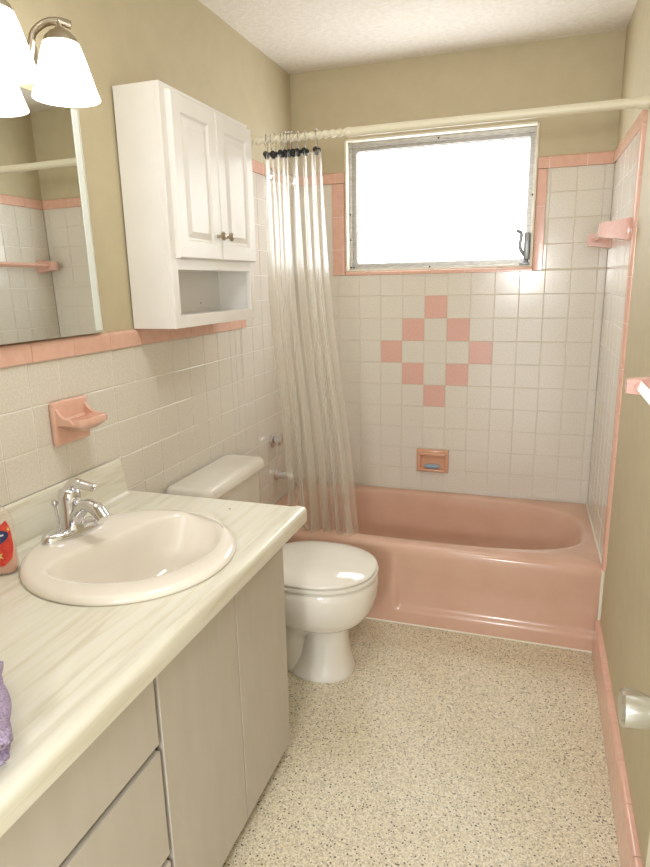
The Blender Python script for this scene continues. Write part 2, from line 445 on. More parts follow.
R_ += [op(-0.012, -0.010, -0.012, -0.006, TH+0.001), op(0, 0, 0, 0, TH-0.004), op(0.008, 0.010, 0.006, 0.005, TH-0.016), op(0.016, 0.035, 0.014, 0.012, TH-0.06),
       op(0.03, 0.085, 0.028, 0.024, TH-0.14), op(0.045, 0.15, 0.042, 0.04, TH-0.21), op(0.07, 0.21, 0.065, 0.06, TH-0.26), op(0.11, 0.28, 0.11, 0.10, TH-0.285), op(0.3, 0.45, 0.2, 0.2, TH-0.292)]
loft(bm, R_, True, False, True)
obj('basin', skew(bm), M['tub'], tub, smooth=True, angle=60)
bm = nb()                                      # apron with its recessed panel
nx, nz = 150, 40; g = []
for j in range(nz+1):
    z = 0.001+(TH-0.035-0.001)*j/nz; row = []
    for i in range(nx+1):
        x = TX0+(TX1-TX0)*i/nx
        d = 1.4*sstep(0.668, 0.692, x)*sstep(0.055, 0.085, z)*(1-0.92*sstep(0.16, 0.314, z))
        row.append(bm.verts.new((x, -TD+0.012*d-0.0015, z)))
    g.append(row)
for a_, b_ in zip(g, g[1:]): ring_faces(bm, a_, b_, False)
bk = [bm.verts.new((x, -TD+0.03, z)) for x, z in ((TX0, 0.001), (TX1, 0.001), (TX1, TH-0.035), (TX0, TH-0.035))]
bm.faces.new(bk)
obj('apron', skew(bm), M['tub'], tub, smooth=True, angle=60)
bm = nb(); lathe(bm, [(0.036, 0), (0.036, 0.004), (0.030, 0.008), (0.010, 0.010)], (0.106, -0.35, 0.235), (1, 0, 0.18), 24)
obj('overflow_plate', bm, M['chrome'], tub, smooth=True, angle=40)
# caulk line
bm = nb(); tube(bm, [(TX0, -TD-0.003, 0.002), (TX1, -TD-0.003, 0.002)], 0.0035, 6)
st('trim_7', skew(bm), M['caulk'], 'thin white caulk line where the tub meets the floor', 'caulk')
bm = nb(); tube(bm, [(W-0.001, -TD-0.001, 0.002), (W-0.001, -TD-0.001, TH)], 0.0065, 8); tube(bm, [(W-0.003, -TD, TH+0.002), (W-0.003, -0.01, TH+0.002)], 0.004, 6)
st('trim_8', skew(bm), M['caulk'], 'white caulk bead between tub and right wall', 'caulk')

# tub fittings on the left wall
def escutcheon(bm, y, z, r): return lathe(bm, [(r, 0), (r, 0.004), (r*0.75, 0.010), (r*0.4, 0.013)], (0.002, y, z), (1, 0, 0), 24)
v = thing('shower_valve', 'chrome shower valve handle on the tiled wall behind the clear curtain', 'faucet', (0.002, -0.39, 0.67))
obj('escutcheon', escutcheon(nb(), -0.39, 0.67, 0.036), M['chrome'], v, smooth=True, angle=40)
bm = nb(); lathe(bm, [(0.012, 0.010), (0.012, 0.02), (0.024, 0.023), (0.025, 0.040), (0.016, 0.046)], (0.002, -0.39, 0.67), (1, 0, 0), 20)
obj('handle', bm, M['chrome'], v, smooth=True, angle=35)
v = thing('tub_spout', 'chrome tub spout below the shower valve', 'faucet', (0.002, -0.36, 0.49))
obj('flange', escutcheon(nb(), -0.36, 0.49, 0.028), M['chrome'], v, smooth=True, angle=40)
bm = nb(); tube(bm, spline([(0.008, -0.36, 0.49), (0.04, -0.36, 0.49), (0.07, -0.36, 0.483), (0.085, -0.36, 0.465)], 4), [0.02]*9+[0.022]*3+[0.018], 16)
obj('spout', bm, M['chrome'], v, smooth=True, angle=50)
v = thing('wall_shower', 'round chrome shower arm flange high on the wall behind the hooks', 'shower fitting', (0.008, -0.32, 1.872))
obj('flange', lathe(nb(), [(0.030, 0), (0.030, 0.004), (0.024, 0.013), (0.010, 0.017)], (0.008, -0.32, 1.872), (1, 0, 0), 24), M['chrome'], v, smooth=True, angle=40)
obj('arm', tube(nb(), spline([(0.014, -0.32, 1.872), (0.06, -0.32, 1.872), (0.10, -0.32, 1.85)], 5), 0.008, 12), M['chrome'], v, smooth=True)
bm = nb(); lathe(bm, [(0.011, 0), (0.013, 0.012), (0.024, 0.035), (0.026, 0.042), (0.022, 0.044)], (0.095, -0.32, 1.854), (0.75, 0, -0.65), 20)
obj('shower_head', bm, M['chrome'], v, smooth=True, angle=40)

# recessed soap dish on the back wall
sd = thing('soap_niche', 'peach ceramic recessed soap dish in the back wall tile', 'soap dish', (0.709, -0.012, 0.50))
bm = nb(); sx0, sx1, sz0, sz1 = 0.629, 0.789, 0.454, 0.571
def rr(x0, x1, z0, z1, y): return [Vector(p) for p in ((x0, y, z0), (x1, y, z0), (x1, y, z1), (x0, y, z1))]
loft(bm, [rr(sx0, sx1, sz0, sz1, -0.002), rr(sx0, sx1, sz0, sz1, -0.012), rr(sx0+.004, sx1-.004, sz0+.004, sz1-.004, -0.016), rr(sx0+.018, sx1-.018, sz0+.015, sz1-.030, -0.016),
          rr(sx0+.022, sx1-.022, sz0+.018, sz1-.036, -0.010), rr(sx0+.024, sx1-.024, sz0+.020, sz1-.038, -0.0045)], True, False, True)
box(bm, sx0+.012, sx1-.012, -0.026, -0.012, sz1-.032, sz1-.014, 0.005)
box(bm, sx0+.016, sx1-.016, -0.030, -0.012, sz0+.006, sz0+.018, 0.005)
obj('dish', bm, M['peach'], sd, smooth=True, angle=50)
bm = nb(); bmesh.ops.create_uvsphere(bm, u_segments=24, v_segments=12, radius=1)
for v_ in bm.verts: v_.co = Vector((0.708+v_.co.x*0.040, -0.018+v_.co.y*0.010, 0.4855+v_.co.z*0.0125))
tag(obj('soap_bar', bm, M['soap'], smooth=True), 'worn blue grey bar of soap in the recessed dish above the tub', 'soap')

# ---------------------------------------------------------------- curtain rod, hooks, curtain
RY, RZ = -0.78, 1.908
rod = thing('shower_curtain_rod', 'ivory tension rod across the tub with twisted sleeve on the left', 'curtain rod', (W/2, RY, RZ))
obj('outer_tube', tube(nb(), [(0.512, RY, RZ), (W-0.01, RY, RZ+0.002)], 0.0148, 24), M['ivory'], rod, smooth=True, angle=50)
bm = nb(); rings = []
for i in range(261):
    x = 0.02+0.50*i/260; rings.append([Vector((x, RY+(0.0115+0.0028*math.cos(2*2*PI*k/24+x*2*PI/0.026))*math.cos(2*PI*k/24), RZ+(0.0115+0.0028*math.cos(2*2*PI*k/24+x*2*PI/0.026))*math.sin(2*PI*k/24))) for k in range(24)])
loft(bm, rings, True, True, True)
obj('twisted_sleeve', bm, M['ivory'], rod, smooth=True)
for x, s in ((-0.004, 1), (W+0.0145, -1)):
    obj('end_cap', lathe(nb(), [(0.021, 0), (0.021, 0.010), (0.0165, 0.024), (0.0165, 0.034)], (x, RY, RZ), (s, 0, 0), 24), M['ivory'], rod, smooth=True, angle=40)
obj('collar', lathe(nb(), [(0.0155, 0), (0.0162, 0.002), (0.0162, 0.012), (0.0155, 0.014)], (0.508, RY, RZ), (1, 0, 0), 24), M['ivory'], rod, smooth=True, angle=40)

def hook_parts(root):
    bm = nb(); pts = []
    for k in range(13):
        th = -PI*0.18+PI*1.25*k/12; pts.append((0, 0.0185*math.cos(th), 0.0185*math.sin(th)+0.003))
    pts = [(0, 0.003, -0.052), (0, 0.014, -0.036)]+pts+[(0, -0.015, -0.030), (0, -0.004, -0.046)]
    h_ = obj('hook_wire', tube(bm, [Vector(p) for p in pts], 0.0014, 6), M['wire'], smooth=True); h_.parent = root
    bm = nb()
    for dx, dz, dy in ((-0.005, -0.046, 0), (0.005, -0.050, 0.004), (0.001, -0.056, -0.003)):
        r_ = bmesh.ops.create_icosphere(bm, subdivisions=2, radius=0.0105, matrix=Matrix.Translation((dx, dy, dz)))
    lathe(bm, [(0.003, -0.012), (0.0055, -0.008), (0.0055, 0.008), (0.003, 0.012)], (0, 0, -0.049), (1, 0, 0.3), 10)
    b_ = obj('black_roller', bm, M['black'], smooth=True, angle=50); b_.parent = root
xs = [0.199, 0.226, 0.257, 0.275, 0.290, 0.304, 0.322, 0.349, 0.393]
hl = ['curtain hook nearest the cabinet end of the rod', 'second curtain hook from the left end of the rod', 'third curtain hook from the left end of the rod',
      'fourth curtain hook from the left, in the crowded clump', 'middle curtain hook in the crowded clump, fifth from the left', 'sixth curtain hook from the left, in the crowded clump',
      'seventh curtain hook from the left end of the rod', 'curtain hook at the right end of the clump, eighth from the left', 'curtain hook hanging apart on the right, nearest the window']
h0 = thing('curtain_hook', 'wire ' + hl[0], 'curtain hook', (xs[0], RY, RZ), 'hooks holding the shower curtain'); hook_parts(h0)
for i in range(1, 9):
    c_ = h0.copy(); C.objects.link(c_); c_.location = (xs[i], RY, RZ); c_['label'] = 'wire ' + hl[i]
    c_.rotation_euler = (0, 0, random.uniform(-0.5, 0.5))
    for ch in list(h0.children):
        d_ = ch.copy(); C.objects.link(d_); d_.parent = c_
h0.rotation_euler = (0, 0, 0.2)

bm = nb(); nu, nv = 420, 70; g = []
ph = [random.uniform(0, 6.28) for _ in range(6)]
for j in range(nv+1):
    t = j/nv; z = 1.856-(1.856-0.318)*t
    xl = 0.180-0.02*t; xr = 0.405+0.082*t**1.5
    yb = RY+0.115*sstep(0.25, 0.85, t)+0.025*t
    row = []
    for i in range(nu+1):
        s = i/nu
        amp = 0.014+0.026*min(1, t*3)
        w_ = 2*PI*(6.0*s)+0.8*math.sin(4*s+ph[0])+0.5*t*math.sin(7*s+ph[1])
        y = yb+amp*math.sin(w_)+0.35*amp*math.sin(2.3*w_+ph[2]+2*t)+0.004*math.sin(31*s+ph[3]+3*t)+0.0016*math.sin(120*s+9*t+ph[0])*(1-t)
        x = xl+(xr-xl)*(s+0.022*math.sin(2*w_+ph[4])*(0.6+t)+0.008*math.sin(41*s+2.5*t+ph[5]))
        zz = z+(0.006*math.cos(2*PI*8*s) if j == 0 else 0)
        row.append(bm.verts.new((x, min(y, -0.05) , zz)))
    g.append(row)
for a_, b_ in zip(g, g[1:]): ring_faces(bm, a_, b_, False)
tag(obj('shower_curtain', bm, M['vinyl'], smooth=True), 'clear vinyl shower curtain bunched at the left end of the rod', 'curtain')

# ---------------------------------------------------------------- towel bars
def tbar(label, y0, y1, z, x_off, group, W=W+0.002, hh=1.0):
    t_ = thing('towel_bar', label, 'towel bar', (W, (y0+y1)/2, z), group)
    for y in (y0, y1):
        bm = nb(); box(bm, W-0.012, W+0.0135, y-0.036*hh, y+0.036*hh, z-0.036*hh, z+0.036*hh, 0.004)
        br = obj('wall_bracket', bm, M['tilepink'], t_, smooth=True, angle=40)
        bm = nb(); loft(bm, [[Vector((W-0.010-d, y+sy*w_, z+sz*w_+oz)) for sy, sz in ((-1, -1), (1, -1), (1, 1), (-1, 1))] for d, w_, oz in [(p_[0], p_[1]*hh, 0) for p_ in ((0, 0.034, 0), (x_off*0.3, 0.030, 0), (x_off-0.012, 0.026, 0.0), (x_off+0.014, 0.022, 0.0))]], True, True, True)
        obj('post', bm, M['tilepink'], br, smooth=True, angle=30)
    bm = nb(); q = 0.0095; s2 = q*1.25
    loft(bm, [[Vector((W-x_off+a_, y, z+0.002+b_)) for a_, b_ in ((-s2, 0), (0, -s2), (s2, 0), (0, s2))] for y in (y0+0.01, y1-0.01)], True, True, True)
    obj('bar', bm, M['pinkplastic'], t_)
    return t_
tbar('pink towel bar high on the tiled right wall inside the tub surround', -0.66, -0.075, 1.550, 0.068, 'pink towel bars')
tbar('pink towel bar on the painted wall outside the tub', -2.15, -1.655, 1.178, 0.078, 'pink towel bars', W+0.014, 0.62)

# ---------------------------------------------------------------- toilet
TY = -1.10
to = thing('toilet', 'ivory toilet with closed lid between vanity and tub', 'toilet', (0.40, TY, 0))
def egg(xa, xb, hw, z, n=64, p=2.25, cy=TY):
    """oval with a rounder front (+x)"""
    out = []
    for k in range(n):
        th = 2*PI*k/n; c, s = math.cos(th), math.sin(th)
        cx = (xa+xb)/2-0.02*(xb-xa); ax = (xb-cx) if c > 0 else (cx-xa)
        out.append(Vector((cx+ax*math.copysign(abs(c)**(2/p), c), cy+hw*math.copysign(abs(s)**(2/p), s), z)))
    return out
bm = nb()
S = [(.36, .604, .106, 0.001), (.36, .606, .108, .012), (.37, .598, .102, .030), (.40, .588, .084, .075), (.42, .582, .073, .130), (.42, .584, .073, .178), (.40, .598, .090, .200),
     (.34, .628, .132, .215), (.29, .655, .162, .238), (.265, .675, .180, .272), (.252, .686, .187, .312), (.246, .690, .189, .350), (.246, .688, .187, .378), (.256, .676, .177, .388)]
loft(bm, [egg(*s) for s in S], True, True, True)
obj('bowl', bm, M['porcelain'], to, smooth=True, angle=70)
bm = nb()
tube(bm, spline([(.47, TY, .20), (.43, TY-.006, .20), (.385, TY-.008, .17), (.37, TY-.008, .12), (.38, TY-.008, .05), (.40, TY-.005, -.03)], 6), 0.070, 20)
for v_ in bm.verts: v_.co.z = max(v_.co.z, 0.001)
obj('trapway', bm, M['porcelain'], to, smooth=True, angle=70)
bm = nb(); loft(bm, [egg(.05, .30, .10, .22, p=4), egg(.03, .32, .13, .30, p=4), egg(.02, .32, .155, .352, p=5), egg(.02, .32, .155, .376, p=5), egg(.024, .31, .15, .382, p=5)], True, True, True)
obj('rear_deck', bm, M['porcelain'], to, smooth=True, angle=50)
bm = nb(); loft(bm, [egg(.258, .684, .184, .388), egg(.251, .690, .190, .392), egg(.251, .690, .190, .400), egg(.258, .684, .184, .404)], True, True, True)
obj('seat', bm, M['porcelain'], to, smooth=True, angle=50)
bm = nb(); R_ = [(.258, .677, .182, .405), (.252, .684, .188, .408), (.250, .687, .190, .413), (.254, .684, .187, .418), (.262, .676, .179, .4205)]
for k in range(1, 13):
    f = 1-k/13; R_.append((.264+(1-f)*.205, .676-(1-f)*.205, .179*f, .4205+0.019*(1-f**4)))
loft(bm, [egg(*s) for s in R_], True, True, True)
obj('lid', bm, M['porcelain'], to, smooth=True, angle=60)
for dy in (-0.075, 0.075):
    bm = nb(); box(bm, .218, .262, TY+dy-.022, TY+dy+.022, .383, .412, .006)
    obj('hinge', bm, M['porcelain'], to, smooth=True, angle=50)
def rbox(x0, x1, y0, y1, z, r=0.03, n=6):
    out = []
    for cx, cy, a0 in ((x1-r, y1-r, 0), (x0+r, y1-r, 90), (x0+r, y0+r, 180), (x1-r, y0+r, 270)):
        for k in range(n+1):
            a_ = math.radians(a0+90*k/n); out.append(Vector((cx+r*math.cos(a_), cy+r*math.sin(a_), z)))
    return out
bm = nb(); loft(bm, [rbox(.030, .155, TY-.20, TY+.20, .383), rbox(.022, .160, TY-.212, TY+.212, .46), rbox(.014, .166, TY-.222, TY+.222, .688)], True, True, True)
tank = obj('tank', bm, M['porcelain'], to, smooth=True, angle=50)
bm = nb(); loft(bm, [rbox(.010, .172, TY-.226, TY+.226, .689), rbox(.006, .182, TY-.236, TY+.236, .694), rbox(.006, .182, TY-.236, TY+.236, .712), rbox(.008, .176, TY-.231, TY+.231, .727), rbox(.013, .168, TY-.225, TY+.225, .7325), rbox(.024, .155, TY-.21, TY+.21, .7345, .025)], True, True, True)
obj('tank_lid', bm, M['porcelain'], to, smooth=True, angle=50)

# ---------------------------------------------------------------- vanity
CE, CX, CZ = -1.510, 0.590, 0.784              # counter end, front, top
VF, VE = 0.535, -1.557                         # cabinet front face and end
van = thing('vanity_cabinet', 'beige laminate vanity cabinet with two doors and drawers', 'cabinet', (0.27, -2.27, 0))
bm = nb()
for a_ in ((0.003, VF-0.019, VE-0.018, VE, 0.042, CZ-0.046), (0.003, VF-0.019, YN+0.002, YN+0.02, 0.042, CZ-0.046), (0.003, VF-0.019, YN+0.02, VE-0.018, 0.042, 0.06),
           (VF-0.034, VF-0.019, YN+0.02, VE-0.018, 0.06, CZ-0.046), (0.003, 0.010, YN+0.02, VE-0.018, 0.06, CZ-0.046)):
    box(bm, *a_)
obj('body', bm, M['vanity'], van)
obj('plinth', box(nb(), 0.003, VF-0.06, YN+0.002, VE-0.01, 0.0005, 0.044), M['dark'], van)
def front(name, y0, y1, z0, z1):
    bm = nb(); box(bm, VF-0.018, VF, y0, y1, z0, z1, 0.0018, 2); return obj(name, bm, M['vanity'], van)
zt = CZ-0.052
front('cupboard_door', -1.853, VE, 0.044, zt); front('cupboard_door', -2.180, -1.857, 0.044, zt)
for z0_, z1_ in ((0.541, zt), (0.283, 0.526), (0.044, 0.266)):
    d_ = front('drawer_front', -2.655, -2.192, z0_, z1_)
front('filler_panel', YN+0.003, -2.66, 0.044, zt)
obj('gap_shade_sheet', box(nb(), VF-0.016, VF-0.012, -2.66, -2.184, 0.046, zt), M['dark'], van)  # dark sheet behind the fronts, shade of the drawer gaps put into colour

bm = nb()                                      # counter top: postformed nose; sink cut-out left open
SX, SY, SAX, SAY, ST = 0.299, -1.907, 0.258, 0.243, -4.028
def oval(fa_, fb_, k, n):
    u_, v_ = SAX*fa_*math.cos(2*PI*k/n+PI), SAY*fb_*math.sin(2*PI*k/n+PI); c_, s_ = math.cos(ST+PI), math.sin(ST+PI)
    return SX+u_*c_-v_*s_, SY+u_*s_+v_*c_
prof = [(0.012, CZ-0.030), (0.012, CZ)]
def nose():
    p_ = [(0.545, CZ), (0.553, CZ+0.0008), (0.562, CZ+0.0034), (0.572, CZ+0.0042), (0.580, CZ+0.0025)]
    for k in range(1, 8):
        a_ = PI/2*k/7; p_.append((0.580+0.012*math.sin(a_), CZ-0.0105+0.013*math.cos(a_)))
    p_ += [(0.592, CZ-0.034), (0.590, CZ-0.041), (0.585, CZ-0.044), (0.560, CZ-0.044), (0.545, CZ-0.030)]
    return p_
loft(bm, [[Vector((x, y, z)) for x, z in nose()] for y in (YN+0.003, CE)], True, True, True)
# deck with oval hole: radial fan between hole and rectangle
hx0, hx1, hy0, hy1 = 0.003, 0.545, SY-0.32, SY+0.32
def holept(th):
    c_, s_ = math.cos(th-ST), math.sin(th-ST); r_ = 1/math.sqrt((c_/(SAX-0.008))**2+(s_/(SAY-0.008))**2)
    return Vector((SX+r_*math.cos(th), SY+r_*math.sin(th), CZ))
hole = [holept(2*PI*k/72) for k in range(72)]
def onrect(k):
    c, s = math.cos(2*PI*k/72), math.sin(2*PI*k/72)
    tt = min(((hx1-SX)/c if c > 1e-9 else 1e9), ((hx0-SX)/c if c < -1e-9 else 1e9), ((hy1-SY)/s if s > 1e-9 else 1e9), ((hy0-SY)/s if s < -1e-9 else 1e9))
    return Vector((SX+c*tt, SY+s*tt, CZ))
outer = [onrect(k) for k in range(72)]
import itertools
cor = [(hx1, hy1), (hx0, hy1), (hx0, hy0), (hx1, hy0)]
for cx_, cy_ in cor:                           # snap the nearest rim point to each corner
    k_ = min(range(72), key=lambda k: (outer[k].x-cx_)**2+(outer[k].y-cy_)**2); outer[k_] = Vector((cx_, cy_, CZ))
dn = Vector((0, 0, -0.030))
loft(bm, [[p+dn for p in hole], hole, outer])
va = [[bm.verts.new(p+dn) for p in hole], [bm.verts.new(p+dn) for p in outer]]; ring_faces(bm, *va)
box(bm, hx0, hx1, hy1, CE, CZ-0.030, CZ); box(bm, hx0, hx1, YN+0.003, hy0, CZ-0.030, CZ)
counter = tag(obj('countertop', bm, M['counter'], smooth=True, angle=35), 'pale wood grain laminate countertop with rolled front edge', 'countertop')
bm = nb()                                      # backsplash with the clipped end
pf = [(0.003, CZ), (0.003, CZ+0.112), (0.010, CZ+0.115), (0.018, CZ+0.112), (0.021, CZ+0.104), (0.021, CZ+0.010), (0.026, CZ+0.003), (0.036, CZ+0.0005)]
ye = CE-0.012
def bsring(y): return [Vector((x, y, z)) for x, z in pf]
r0 = bsring(YN+0.003); r1 = [Vector((x, ye-0.052*max(0, 1) - (0.020 if z > CZ+0.09 else 0)+(0.0 if z > CZ+0.02 else 0.0), z)) for x, z in pf]
r1 = [Vector((x, ye-0.015-0.022*max(0, (z-CZ)/0.115)**3, z)) for x, z in pf]
loft(bm, [r0, bsring(ye-0.08), r1], True, True, True)
bs = obj('backsplash', bm, M['counter'], counter, smooth=True, angle=35)

# small chip mark on the counter
bm = nb(); lathe(bm, [(0.0035, 0), (0.0035, 0.0004)], (0.385, -1.575, CZ), (0, 0, 1), 8)
for v_ in bm.verts: v_.co.y = -1.575+(v_.co.y+1.575)*0.6
obj('burn_mark', bm, M['dark'], counter)

# ---------------------------------------------------------------- sink
sk = thing('bathroom_sink', 'almond oval drop-in sink set in the countertop', 'sink', (SX, SY, CZ))
bm = nb(); nseg = 96
def ov(fx, fy, z, n=2.0):
    out = []
    for k in range(nseg):                      # same polar angle as the basin ring
        th = 2*PI*k/nseg; c_, s_ = math.cos(th-ST), math.sin(th-ST); r_ = fx/math.sqrt((c_/SAX)**2+(s_/SAY)**2)
        out.append(Vector((SX+r_*math.cos(th), SY+r_*math.sin(th), z)))
    return out
BC = (0.345, -1.885)
rimp = spline([(x, y, 0) for x, y in ((.172,-2.035),(.195,-1.96),(.222,-1.87),(.248,-1.76),(.283,-1.695),(.335,-1.672),(.40,-1.702),(.458,-1.772),(.486,-1.87),(.470,-1.965),(.42,-2.04),(.34,-2.078),(.25,-2.085),(.19,-2.068),(.172,-2.035))], 24)
def polar(th):
    """basin opening radius from BC in direction th: oval flattened on the faucet side"""
    best = min(rimp, key=lambda p: abs((math.atan2(p.y-BC[1], p.x-BC[0])-th+PI) % (2*PI)-PI)); return math.hypot(best.x-BC[0], best.y-BC[1])
PR = [polar(2*PI*k/nseg) for k in range(nseg)]
for _ in range(3): PR = [(PR[k-1]+PR[k]*2+PR[(k+1) % nseg])/4 for k in range(nseg)]
PM = sum(PR)/nseg
def inn(s, z, dx=0.0):
    w_ = max(0, min(1, (0.95-s)/0.6)); out = []
    for k in range(nseg):
        r_ = (PR[k]*(1-w_)+PM*w_)*s; th = 2*PI*k/nseg
        out.append(Vector((BC[0]+dx+r_*math.cos(th), BC[1]+r_*math.sin(th), z)))
    return out
zz = CZ
R_ = [ov(.985, .985, zz+0.0005), ov(1.0, 1.0, zz+0.004), ov(.995, .996, zz+0.010), ov(.97, .975, zz+0.016), ov(.93, .94, zz+0.018), inn(1.07, zz+0.0175), inn(1.015, zz+0.014), inn(.99, zz+0.006), inn(.955, zz-0.012),
      inn(.90, zz-0.045, -.003), inn(.82, zz-0.080, -.008), inn(.70, zz-0.110, -.012), inn(.52, zz-0.130, -.018), inn(.30, zz-0.140, -.022), inn(.12, zz-0.143, -.024)]
loft(bm, R_, True, False, False)
obj('basin', bm, M['sink'], sk, smooth=True, angle=70)
bm = nb(); lathe(bm, [(0.030, 0), (0.030, 0.003), (0.022, 0.004), (0.020, -0.001), (0.002, -0.002)], (0.322, SY, zz-0.144), (0, 0, 1), 24)
obj('drain', bm, M['chrome'], sk, smooth=True, angle=40)

# ---------------------------------------------------------------- faucet
FX, FY, FZ = 0.109, -1.880, CZ+0.0165
fa = thing('faucet', 'chrome single lever faucet on the back of the oval sink', 'faucet', (FX, FY, FZ))
bm = nb()
loft(bm, [[Vector((FX+ax*math.cos(a_), FY+ay*math.sin(a_), FZ+z_)) for a_ in [2*PI*k/40 for k in range(40)]] for ax, ay, z_ in ((.031, .080, -0.003), (.032, .081, .008), (.030, .078, .016), (.024, .068, .021), (.012, .04, .023))], True, True, True)
obj('base_plate', bm, M['chrome'], fa, smooth=True, angle=50)
bm = nb(); lathe(bm, [(0.031, 0.014), (0.027, 0.03), (0.0245, 0.06), (0.0245, 0.082), (0.026, 0.096), (0.022, 0.108), (0.009, 0.114)], (FX, FY, FZ), (0, 0, 1), 28)
obj('body', bm, M['chrome'], fa, smooth=True, angle=50)
bm = nb(); tube(bm, spline([(FX+.006, FY, FZ+.028), (FX+.026, FY, FZ+.056), (FX+.058, FY, FZ+.080), (FX+.092, FY, FZ+.078), (FX+.116, FY, FZ+.058)], 6), [0.018]*6+[0.016]*6+[0.015]*6+[0.0165]*7, 18)
obj('spout', bm, M['chrome'], fa, smooth=True, angle=50)
bm = nb(); tube(bm, spline([(FX-.004, FY, FZ+.106), (FX+.000, FY+.001, FZ+.116), (FX+.022, FY+.004, FZ+.127), (FX+.052, FY+.008, FZ+.124), (FX+.084, FY+.012, FZ+.122)], 6), [0.019]*4+[0.016]*5+[0.012]*6+[0.011]*5+[0.010]*4+[0.004], 16, flat=0.55)
obj('lever', bm, M['chrome'], fa, smooth=True, angle=50)
bm = nb(); tube(bm, [(FX-.030, FY-.012, FZ+.006), (FX-.032, FY-.018, FZ+.070)], 0.0035, 10)
lathe(bm, [(0.004, 0), (0.008, 0.006), (0.0085, 0.012), (0.005, 0.017)], (FX-.032, FY-.018, FZ+.066), (0, 0, 1), 16)
obj('lift_rod', bm, M['chrome'], fa, smooth=True, angle=50)

fa.rotation_euler = (0, 0, -0.24); fa.scale = (1.07, 1.07, 1.07)
# ---------------------------------------------------------------- wall soap dish over the counter
ws = thing('soap_dish', 'pink ceramic soap dish shelf mounted on the tile above the backsplash', 'soap dish', (0.004, -1.731, 1.055))
bm = nb(); dy0, dy1 = -1.798, -1.666
box(bm, 0.0005, 0.016, dy0, dy1, 0.996, 1.112, 0.006, 3)
plate = obj('wall_plate', bm, M['trimpink'], ws, smooth=True, angle=50)
bm = nb()
outl = [(0.012, dy0+.006), (0.080, dy0+.012), (0.089, dy0+.016), (0.092, dy0+.026), (0.092, dy1-.026), (0.089, dy1-.016), (0.080, dy1-.012), (0.012, dy1-.006)]
def orn(s, z): 
    cx, cy = 0.050, (dy0+dy1)/2
    return [Vector((max(0.012, cx+(x-cx)*s), cy+(y-cy)*s, z)) for x, y in outl]
loft(bm, [orn(.55, 1.034), orn(.90, 1.047), orn(.99, 1.050), orn(1.0, 1.053), orn(1.0, 1.065), orn(.97, 1.068), orn(.88, 1.067), orn(.82, 1.059), orn(.5, 1.057)], True, True, True)
for k in range(5):
    y = dy0+.036+k*.015; box(bm, 0.022, 0.078, y-.002, y+.002, 1.054, 1.0605, 0.0018)
for ya, yb in ((dy0+.006, dy0+.016), (dy1-.016, dy1-.006)):      # scooped cheeks running up the plate
    loft(bm, [[Vector((x, y, z)) for x, z in ((.012, 1.050), (.070, 1.055), (.060, 1.066), (.040, 1.070), (.026, 1.080), (.016, 1.094), (.012, 1.096))] for y in (ya, yb)], True, True, True)
obj('tray', bm, M['trimpink'], ws, smooth=True, angle=60)

# ---------------------------------------------------------------- soap bottle
bx, by, bz_ = 0.080, -2.078, CZ
bo = thing('soap_bottle', 'clear pump bottle of pink hand soap with red label beside the sink', 'soap bottle', (bx, by, bz_+0.0005))
# wide axis lies roughly across the view
wd = Vector((0.93, 0.36, 0)).normalized(); dp = Vector((0.36, -0.93, 0)).normalized(); ob = Vector((bx, by, bz_))
def be(a_, b_, z, grow=0.0, th0=0, th1=2*PI, n=40, closed=True):
    out = []
    for k in range(n if closed else n+1):
        th = th0+(th1-th0)*k/n; out.append(ob+wd*(a_+grow)*math.cos(th)+dp*(b_+grow)*math.sin(th)+Vector((0, 0, z)))
    return out
BP = [(.030, .018, .001), (.036, .023, .005), (.038, .025, .02), (.037, .024, .055), (.037, .024, .100), (.036, .023, .122), (.032, .020, .140), (.022, .016, .151), (.013, .013, .157), (.013, .013, .162)]
BS = 1.14
bm = nb(); loft(bm, [be(*p_) for p_ in BP], True, True, True); obj('bottle_shell', bm, M['bottle'], bo, smooth=True, angle=60)
bm = nb(); loft(bm, [be(a_-.003, b_-.003, z+(.002 if z < .01 else 0)) for a_, b_, z in BP[:4]], True, True, True); obj('liquid_soap', bm, M['liquid'], bo, smooth=True, angle=60)
def ab(z):
    for p0, p1 in zip(BP, BP[1:]):
        if p0[2] <= z <= p1[2]:
            f = (z-p0[2])/(p1[2]-p0[2]); return p0[0]+(p1[0]-p0[0])*f, p0[1]+(p1[1]-p0[1])*f
    return BP[-1][:2]
def patch(shape, grow):
    """list of (u, z) outline on the front of the bottle, u = -1..1 across; filled as a fan grid"""
    bm = nb(); cu = sum(p[0] for p in shape)/len(shape); cz_ = sum(p[1] for p in shape)/len(shape); rings = []
    for s in (1, .8, .6, .4, .2, .02):
        rg = []
        for u, z in shape:
            uu = cu+(u-cu)*s; z2 = cz_+(z-cz_)*s; a_, b_ = ab(z2*BS); th = PI/2-uu*PI/2
            rg.append(ob+wd*(a_+grow)*math.cos(th)+dp*(b_+grow)*math.sin(th)+Vector((0, 0, z2*BS)))
        rings.append(rg)
    loft(bm, rings, True, False, True); return bm
def dense(pts, k=8):
    out = []
    for a_, b_ in zip(pts, pts[1:]+pts[:1]):
        for j in range(k): out.append((a_[0]+(b_[0]-a_[0])*j/k, a_[1]+(b_[1]-a_[1])*j/k))
    return out
lab = obj('label', patch(dense([(-.8, .030), (-.3, .022), (.3, .022), (.66, .036), (.80, .060), (.74, .095), (.60, .112), (.40, .106), (0, .099), (-.6, .104), (-.8, .09)]), 0.0006), M['label'], bo)
obj('blue_oval', patch([(-.05+.66*math.cos(2*PI*k/32), .078+.015*math.sin(2*PI*k/32)+.006*math.cos(2*PI*k/32)) for k in range(32)], 0.0011), M['navy'], lab)
